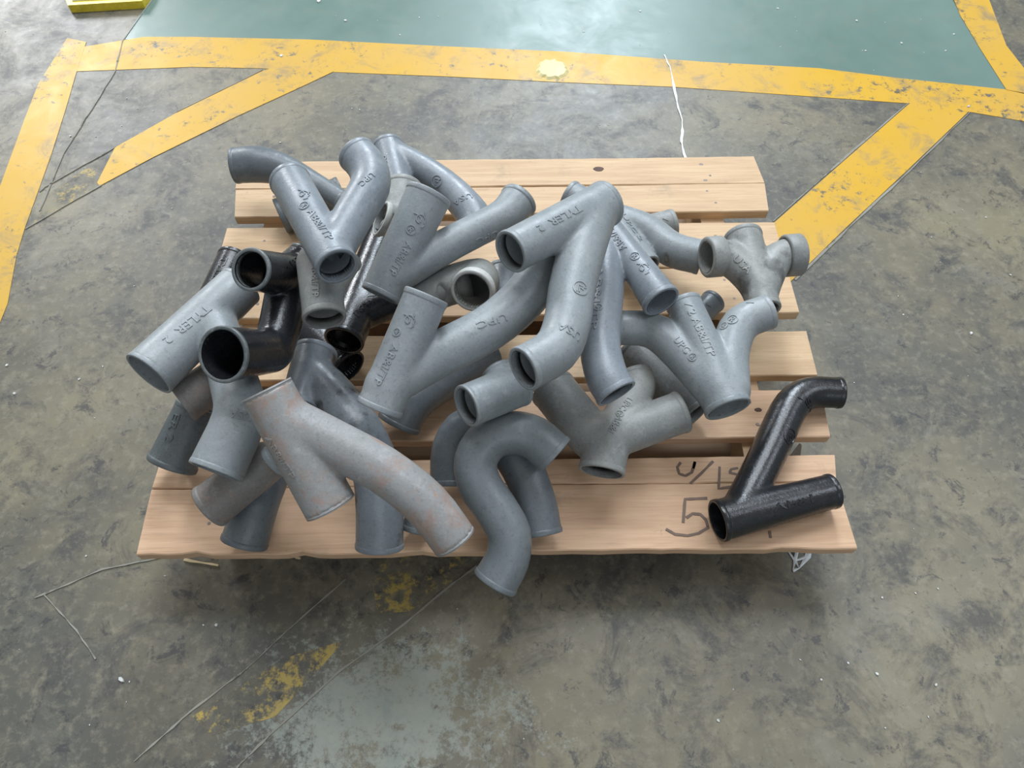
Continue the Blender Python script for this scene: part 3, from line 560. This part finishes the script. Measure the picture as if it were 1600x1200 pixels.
def surface_net(arms, opens, h=.0036):
    allp = np.vstack(arms)
    lo = (allp[:, :3] - allp[:, 3:4]).min(0) - .012
    hi = (allp[:, :3] + allp[:, 3:4]).max(0) + .012
    n = np.ceil((hi - lo) / h).astype(int) + 1
    ax = [lo[i] + h * np.arange(n[i]) for i in range(3)]
    # coarse pass keeps only cells near the surface
    G = np.stack(np.meshgrid(*ax, indexing='ij'), -1).reshape(-1, 3)
    D = np.full(len(G), 9.)
    core = np.full(len(G), 9.)
    for A in arms:
        for i in range(len(A) - 1):
            c = (A[i, :3] + A[i + 1, :3]) / 2
            rad = np.linalg.norm(A[i + 1, :3] - A[i, :3]) / 2 + max(A[i, 3], A[i + 1, 3]) + .02
            m = np.abs(G - c).max(1) < rad
            core[m] = 0
    idx = np.nonzero(core == 0)[0]
    D[idx] = body_sdf(G[idx], arms, opens)
    D = D.reshape(n)
    ins = D < 0
    acc = np.zeros((*(n - 1), 3))
    cnt = np.zeros(n - 1)
    sl = lambda o, a: tuple(slice(o[i], o[i] + a[i]) for i in range(3))
    m = n - 1
    edges = []
    for axis in range(3):
        o1 = [0, 0, 0]
        o1[axis] = 1
        a = D[:-1] if axis == 0 else (D[:, :-1] if axis == 1 else D[:, :, :-1])
        b = D[1:] if axis == 0 else (D[:, 1:] if axis == 1 else D[:, :, 1:])
        cross = (a < 0) != (b < 0)
        I = np.argwhere(cross)
        va, vb = a[cross], b[cross]
        t = va / (va - vb)
        P = I.astype(float)
        P[:, axis] += t
        others = [i for i in range(3) if i != axis]
        for du in (0, 1):
            for dv in (0, 1):
                J = I.copy()
                J[:, others[0]] -= du
                J[:, others[1]] -= dv
                ok = (J >= 0).all(1) & (J < m).all(1)
                np.add.at(acc, tuple(J[ok].T), P[ok])
                np.add.at(cnt, tuple(J[ok].T), 1)
        edges.append((axis, I, va < 0))
    used = cnt > 0
    vid = np.full(m, -1)
    vid[used] = np.arange(used.sum())
    V = acc[used] / cnt[used][:, None] * h + lo
    quads = []
    for axis, I, neg in edges:
        u, v = [(1, 2), (2, 0), (0, 1)][axis]
        def at(du, dv):
            J = I.copy()
            J[:, u] -= du
            J[:, v] -= dv
            return vid[tuple(np.clip(J, 0, m - 1).T)]
        q = np.stack([at(0, 0), at(1, 0), at(1, 1), at(0, 1)], 1)
        q[~neg] = q[~neg][:, ::-1]
        quads.append(q)
    Q = np.vstack(quads)
    Q = Q[(Q >= 0).all(1)]
    for _ in range(3):                            # pull the vertices onto the true surface
        d0 = body_sdf(V, arms, opens)
        e = 2e-4
        g = np.stack([(body_sdf(V + np.eye(3)[i] * e, arms, opens) - d0) / e for i in range(3)], 1)
        gl = np.maximum(np.linalg.norm(g, axis=1), .3)
        V = V - g / gl[:, None] * np.clip(d0 / gl, -.003, .003)[:, None]
    return V, Q

def frames(P):
    T = np.gradient(P, axis=0)
    T /= np.linalg.norm(T, axis=1)[:, None]
    u = np.cross(T[0], [0.3, .5, .8])
    u /= np.linalg.norm(u)
    out = []
    for t in T:
        u = u - t * (u @ t)
        u /= np.linalg.norm(u)
        out.append((t, u, np.cross(t, u)))
    return out

def tube_verts(A, radii, seg=36):
    fr = frames(A[:, :3])
    a = np.linspace(0, 2 * np.pi, seg, endpoint=False)
    V = [A[i, :3] + radii[i] * (np.cos(x) * u + np.sin(x) * v) for i, (t, u, v) in enumerate(fr) for x in a]
    F = [(i * seg + k, i * seg + (k + 1) % seg, (i + 1) * seg + (k + 1) % seg, (i + 1) * seg + k) for i in range(len(A) - 1) for k in range(seg)]
    return V, F

def ring_mesh(name, p, d, r, o, length=.010, lip=.0016, bore=None, seg=44):
    """rounded collar at a mouth: revolved closed profile"""
    u = np.cross(d, [.31, .52, .79])
    u /= np.linalg.norm(u)
    v = np.cross(d, u)
    ri = bore if bore else r - WALL
    prof = [(-length - .0015, r - .0006), (-length, r + lip * .7), (-length + .0015, r + lip), (-.0022, r + lip), (-.0008, r + lip * .75), (0, r + lip * .1), (0, ri + .0014), (-.0008, ri + .0004), (-.003, ri), (-.014, ri)]
    V, F = [], []
    m = len(prof)
    for k in range(seg):
        a = 2 * math.pi * k / seg
        e = u * math.cos(a) + v * math.sin(a)
        V += [p - o + d * s + e * rr for s, rr in prof]
    for k in range(seg):
        b = (k + 1) % seg
        for j in range(m):
            F.append((k * m + j, k * m + (j + 1) % m, b * m + (j + 1) % m, b * m + j))
    return mesh_from(name, V, F, True)

ROOTS, BVH, ORI = {}, {}, {}
COLLAR = {'F30': (.026, .0042), 'F23': (.016, .0022)}
for key, kind, mat, rim, op, label, arms_i in FITTINGS:
    arms = [polyline(a) for a in arms_i]
    opens = []
    for j, A in enumerate(arms):
        o = []
        if j == 0 and op[0]:
            d = A[0, :3] - A[1, :3]
            o.append((A[0, :3], d / np.linalg.norm(d), A[0, 3]))
        if j > 0 or op[1]:
            d = A[-1, :3] - A[-2, :3]
            o.append((A[-1, :3], d / np.linalg.norm(d), A[-1, 3]))
        opens.append(o)
    V, Q = surface_net(arms, opens)
    # open the mouths: drop the flat caps
    keep = np.ones(len(Q), bool)
    for p, d, r in sum(opens, []):
        Y = V - p
        s = Y @ d
        rad = np.linalg.norm(Y - s[:, None] * d, axis=1)
        cap = (np.abs(s + .003) < .0012) & (rad < r * .94)
        keep &= ~cap[Q].all(1)
    core = np.full(len(V), 9.)                    # hollow: drop outer skin lying inside any bore
    for A in arms:
        for i in range(len(A) - 1):
            pa, va = A[i, :3], A[i + 1, :3] - A[i, :3]
            tc = np.clip(((V - pa) @ va) / (va @ va), 0, 1)
            core = np.minimum(core, np.linalg.norm(V - pa - tc[:, None] * va, axis=1) - (A[i, 3] * (1 - tc) + A[i + 1, 3] * tc) + WALL)
    keep &= ~(core < -.0008)[Q].all(1)
    Q = Q[keep]
    o = np.vstack(arms)[:, :3].mean(0)
    verts = [tuple(v) for v in (V - o)]
    faces = [tuple(int(i) for i in f) for f in Q]
    for j, A in enumerate(arms):                  # bores
        B = A
        if len(A) < 8:                            # finer rings so that bores can be cut where they cross
            B = np.vstack([A[i] + (A[i + 1] - A[i]) * t for i in range(len(A) - 1) for t in np.linspace(0, 1, 13)[:-1]] + [A[-1]])
        rr = np.maximum(B[:, 3] - WALL, .006)
        tv, tf = tube_verts(B, rr)
        if len(arms) > 1:                         # no bore wall across another arm's bore
            TV = np.array(tv)
            cut = np.zeros(len(TV), bool)
            for q, O in enumerate(arms):
                if q != j:
                    O2 = O.copy()
                    O2[:, 3] -= WALL + .0012
                    dd = np.full(len(TV), 9.)
                    for i in range(len(O2) - 1):
                        pa, va = O2[i, :3], O2[i + 1, :3] - O2[i, :3]
                        tt = ((TV - pa) @ va) / (va @ va)
                        tc = np.clip(tt, 0, 1)
                        dist = np.linalg.norm(TV - pa - tc[:, None] * va, axis=1) - (O2[i, 3] * (1 - tc) + O2[i + 1, 3] * tc)
                        dd = np.minimum(dd, dist)
                    cut |= dd < 0
            tf = [f for f in tf if not cut[list(f)].all()]
        b0 = len(verts)
        verts += [tuple(x - o) for x in tv]
        faces += [tuple(b0 + i for i in f) for f in tf]
    me = bpy.data.meshes.new(kind)
    me.from_pydata(verts, [], faces)
    me.polygons.foreach_set('use_smooth', [True] * len(me.polygons))
    me.update()
    root = link(kind, me, PAINT[mat], None, Vector(o))
    tag(root, label, 'pipe fitting')
    root['group'] = 'cast iron pipe fittings heaped on the pallet'
    ROOTS[key], ORI[key] = root, o
    BVH[key] = BVHTree.FromPolygons([tuple(v) for v in V], [tuple(int(i) for i in f) for f in Q])
    n_op = sum(opens, [])
    for q, (p, d, r) in enumerate(n_op):
        ln, lip = {'F9': (.005, .0012), 'F18': (.003, .0001), 'F21': (.004, .0006), 'F10': (.006, .0005)}.get(key, (.007, .0009))
        if key == 'F30' and q in (2, 3):
            ln, lip = .026, .0040
        if key == 'F23':
            ln, lip = .014, .0020
        link('rim', ring_mesh('rim', p, d, r, o, ln, lip), PAINT[rim if not (key == 'F5' and q < 2) else mat], root)

# raised lettering and emblems, cast onto the surfaces
def frame_at(key, a, b):
    a, b = Vector(a), Vector(b)
    mid = (a + b) / 2
    loc, nor, _, _ = BVH[key].find_nearest(mid)
    view = (Vector(CAM_LOC) - loc)
    if nor.dot(view) < 0:
        nor = -nor
    T = (b - a)
    L = T.length
    T.normalize()
    T = (T - nor * T.dot(nor)).normalized()
    return a, b, T, nor.cross(T), L

def stick(key, pts, h, sink=.0006):
    """wrap (position, top?) pairs onto the casting"""
    out = []
    for p, top in pts:
        loc, nor, _, _ = BVH[key].find_nearest(p)
        if nor.dot(Vector(CAM_LOC) - loc) < 0:
            nor = -nor
        out.append(loc + nor * (h if top else -sink) - Vector(ORI[key]))
    return out

def text_mesh(s):
    cu = bpy.data.curves.new('letters', 'FONT')
    cu.body = s
    cu.size = 1.0
    cu.extrude = .5
    cu.resolution_u = 2
    cu.offset = .012
    ob = bpy.data.objects.new('letters', cu)
    COL.objects.link(ob)
    dg = bpy.context.evaluated_depsgraph_get()
    m = bpy.data.meshes.new_from_object(ob.evaluated_get(dg))
    bpy.data.objects.remove(ob)
    bpy.data.curves.remove(cu)
    return m
TCACHE = {}
def letters(s):
    if s not in TCACHE:
        m = text_mesh(s)
        co = [v.co.copy() for v in m.vertices]
        TCACHE[s] = (co, [tuple(p.vertices) for p in m.polygons])
        bpy.data.meshes.remove(m)
    return TCACHE[s]
for key, s, a, b, cap in LETTERING:
    A, B, T, U, L = frame_at(key, a, b)
    co, fc = letters(s)
    x0, x1 = min(c.x for c in co), max(c.x for c in co)
    y0, y1 = min(c.y for c in co), max(c.y for c in co)
    pts = [(A + (B - A) * ((c.x - x0) / (x1 - x0)) + U * (((c.y - y0) / (y1 - y0) - .5) * cap), c.z > 0) for c in co]
    link('raised_lettering', mesh_from('raised_lettering', stick(key, pts, .0011), fc), ROOTS[key].data.materials[0], ROOTS[key])

def stroke_geo(paths, wd):
    """flat outline strips for emblem strokes in local (x, y)"""
    pts, fc = [], []
    for path in paths:
        b = len(pts)
        n = len(path)
        for i, (x, y) in enumerate(path):
            p, q = path[max(i - 1, 0)], path[min(i + 1, n - 1)]
            tx, ty = q[0] - p[0], q[1] - p[1]
            l = math.hypot(tx, ty) or 1
            nx, ny = -ty / l * wd, tx / l * wd
            pts += [(x + nx, y + ny, 0), (x + nx * .6, y + ny * .6, 1), (x - nx * .6, y - ny * .6, 1), (x - nx, y - ny, 0)]
        for i in range(n - 1):
            for k in range(3):
                c = b + 4 * i + k
                fc.append((c, c + 1, c + 5, c + 4))
    return pts, fc
def circ(r, n=24, a0=0., a1=2 * math.pi):
    return [(r * math.cos(a0 + (a1 - a0) * i / n), r * math.sin(a0 + (a1 - a0) * i / n)) for i in range(n + 1)]
GLYPH = {
    'triangle': [circ(1.), [(-.78, -.25), (0, .55), (.78, -.25)], [(-.5, -.45), (-.1, .1), (.2, -.35), (.5, -.05)]],
    'letter': [circ(1.), [(-.3, -.5), (-.3, .5), (.25, .4), (.25, .1), (-.3, 0)], [(-.05, 0), (.35, -.5)]],
    'letterr': [circ(1.), [(-.3, -.5), (-.3, .5), (.25, .4), (.25, .1), (-.3, 0)], [(-.05, 0), (.35, -.5)]],
    'swash': [circ(.55, 16, .9, 5.4), [(-1.1, -.2), (-.6, .1), (0, .1), (.3, -.3)], [(.5, .5), (.7, .1), (1., -.1), (.9, -.6)], [(-.2, .9), (.1, .7)]],
    'tick': [[(0, -.9), (0, .9)]],
}
for key, kd, c, r in EMBLEMS:
    C0 = Vector(c)
    cr = Vector(CAM_ROT)
    right = (Matrix.Rotation(CAM_ROT[2], 3, 'Z') @ Vector((1, 0, 0)))
    tilt = {'swash': -.9, 'triangle': .5, 'letterr': -.9, 'letter': -.9, 'tick': 1.2}[kd]
    loc, nor, _, _ = BVH[key].find_nearest(C0)
    T = Matrix.Rotation(tilt, 3, nor) @ (right - nor * right.dot(nor)).normalized()
    U = nor.cross(T)
    pts, fc = stroke_geo(GLYPH[kd], .0011 / r)
    w3 = [(C0 + T * (x * r) + U * (y * r), z > 0) for x, y, z in pts]
    link('raised_mark' if kd == 'tick' else 'raised_emblem', mesh_from('emblem', stick(key, w3, .0012), fc), ROOTS[key].data.materials[0], ROOTS[key])

# ------------------------------------------------------------------ small things on the floor
strap = ribbon('strapping_band', wobble(STRAP, 3, .0010, 4), .0050, 0.001, M_STRAP, None, .0012, .7, 4)
tag(strap, 'thin white plastic strap lying from the yellow stripe to the back of the pallet', 'strap')
cap = disc('floor_cap', CAP[0], CAP[1], .0008, CAPR[0], M_CAP, None, .004, Vector((0, 0, 0)), 32, CAPR[1] * 1.05, 3)
tag(cap, 'round pale yellow cover set in the yellow stripe behind the pallet', 'floor cap')
# yellow-edged low base at the upper left of the view
pb = bpy.data.objects.new('machine_base', None)
COL.objects.link(pb)
pb.location = (PLATE[0][0], PLATE[0][1], 0)
tag(pb, 'yellow-edged pale low base on the floor behind the far left stripe', 'base')
def slab(name, pts, z0, z1, mat, parent, org):
    n = len(pts)
    V = [Vector((x, y, z)) - org for z in (z0, z1) for x, y in pts]
    Fc = [tuple(range(n, 2 * n)), tuple(reversed(range(n)))] + [(i, (i + 1) % n, n + (i + 1) % n, n + i) for i in range(n)]
    return link(name, mesh_from(name, V, Fc), mat, parent)
org = Vector((PLATE[0][0], PLATE[0][1], 0))
cx = sum(p[0] for p in PLATE) / 5
cy = sum(p[1] for p in PLATE) / 5
slab('skirt', PLATE, 0, .020, M_PLATEY, pb, org)
ins = [(x + (cx - x) * .09, y + (cy - y) * .09) for x, y in PLATE]
slab('top_plate', ins, .0195, .023, M_PLATE, pb, org)
for i, t in enumerate((.06, .86)):
    q = extend(ins[0], ins[1], t)
    disc('bolt', q[0] + .01, q[1] + .03, .023, .011, M_NAIL, pb, .006, org, 10, None, i)

rng = random.Random(5)
V, Fc = [], []
def chip(x, y, r):
    b = len(V)
    n = 6
    ph = rng.uniform(0, 6)
    e = rng.uniform(.5, 1)
    for z, s in ((0, 1.), (.45, .85)):
        for k in range(n):
            a = 2 * math.pi * k / n
            dx, dy = math.cos(a) * r * s * rng.uniform(.75, 1.1), math.sin(a) * r * s * e * rng.uniform(.75, 1.1)
            V.append((x + dx * math.cos(ph) - dy * math.sin(ph), y + dx * math.sin(ph) + dy * math.cos(ph), z * r + .0005))
    Fc.append(tuple(range(b + n, b + 2 * n)))
    for k in range(n):
        Fc.append((b + k, b + (k + 1) % n, b + n + (k + 1) % n, b + n + k))
for x, y, r in CHIPS:
    chip(x, y, r)
for _ in range(160):
    x, y = rng.uniform(-1.25, 1.25), rng.uniform(-.3, 1.45)
    if abs(x) < .52 and -.03 < y < .8:
        continue
    chip(x, y, rng.uniform(.0007, .0016))
crumbs = link('debris_crumbs', mesh_from('debris_crumbs', V, Fc), M_CHIP)
crumbs['kind'] = 'stuff'
tag(crumbs, 'small white crumbs and chips scattered over the floor', 'debris')

for i, (x0, y0, x1, y1) in enumerate(SPLINT):
    s = ribbon('wood_splinter', wobble([(x0, y0), (x1, y1)], 5, .0006, i), .0035, .0002, M_SPLINT, None, .003, .8, i)
    tag(s, ['longer thin wood splinter on the floor at the left front edge of the pallet', 'shorter wood splinter on the floor below the front board, right of the other splinter'][i], 'splinter', 'wood splinters along the front edge of the pallet')

def film(name, centre, strips, label):
    Vf, Ff = [], []
    for path, wd in strips:
        b = len(Vf)
        for i, p in enumerate(path):
            p = Vector(p)
            q = Vector(path[min(i + 1, len(path) - 1)]) - Vector(path[max(i - 1, 0)])
            s = q.cross(Vector((.2, .3, 1)))
            s = s.normalized() * wd * (.6 + .4 * math.sin(i * 2.1))
            Vf += [p + s, p + Vector((0, 0, .002)), p - s]
        for i in range(len(path) - 1):
            c = b + 3 * i
            Ff += [(c, c + 1, c + 4, c + 3), (c + 1, c + 2, c + 5, c + 4)]
    o = link(name, mesh_from(name, Vf, Ff), M_FILM)
    return tag(o, label, 'plastic film', None)
f0 = [Vector((x, y, .001)) for x, y in FILM]
film('plastic_scrap', None, [([f0[0], f0[6], f0[5]], .003), ([f0[2] + Vector((0, .02, .02)), f0[3], f0[4], f0[5]], .005), ([f0[1] + Vector((0, .02, .02)), f0[6], f0[4]], .003), ([f0[0] + Vector((0, .03, .02)), f0[1], f0[2] + Vector((0, .02, .03))], .006), ([f0[6], f0[3]], .003)],
     'crumpled clear film scrap sticking out under the front board at right')
fb = Vector(FILMB)
fz = Vector((fb.x, fb.y, 0))
film('plastic_scrap', None, [([fz + Vector((0, .0, .001)), fz + Vector((.004, .002, .05)), fz + Vector((.0, .006, .10))], .010), ([fz + Vector((.012, .0, .001)), fz + Vector((.014, .004, .06))], .006)],
     'upright strip of clear film between the two front boards behind the lone black wye')
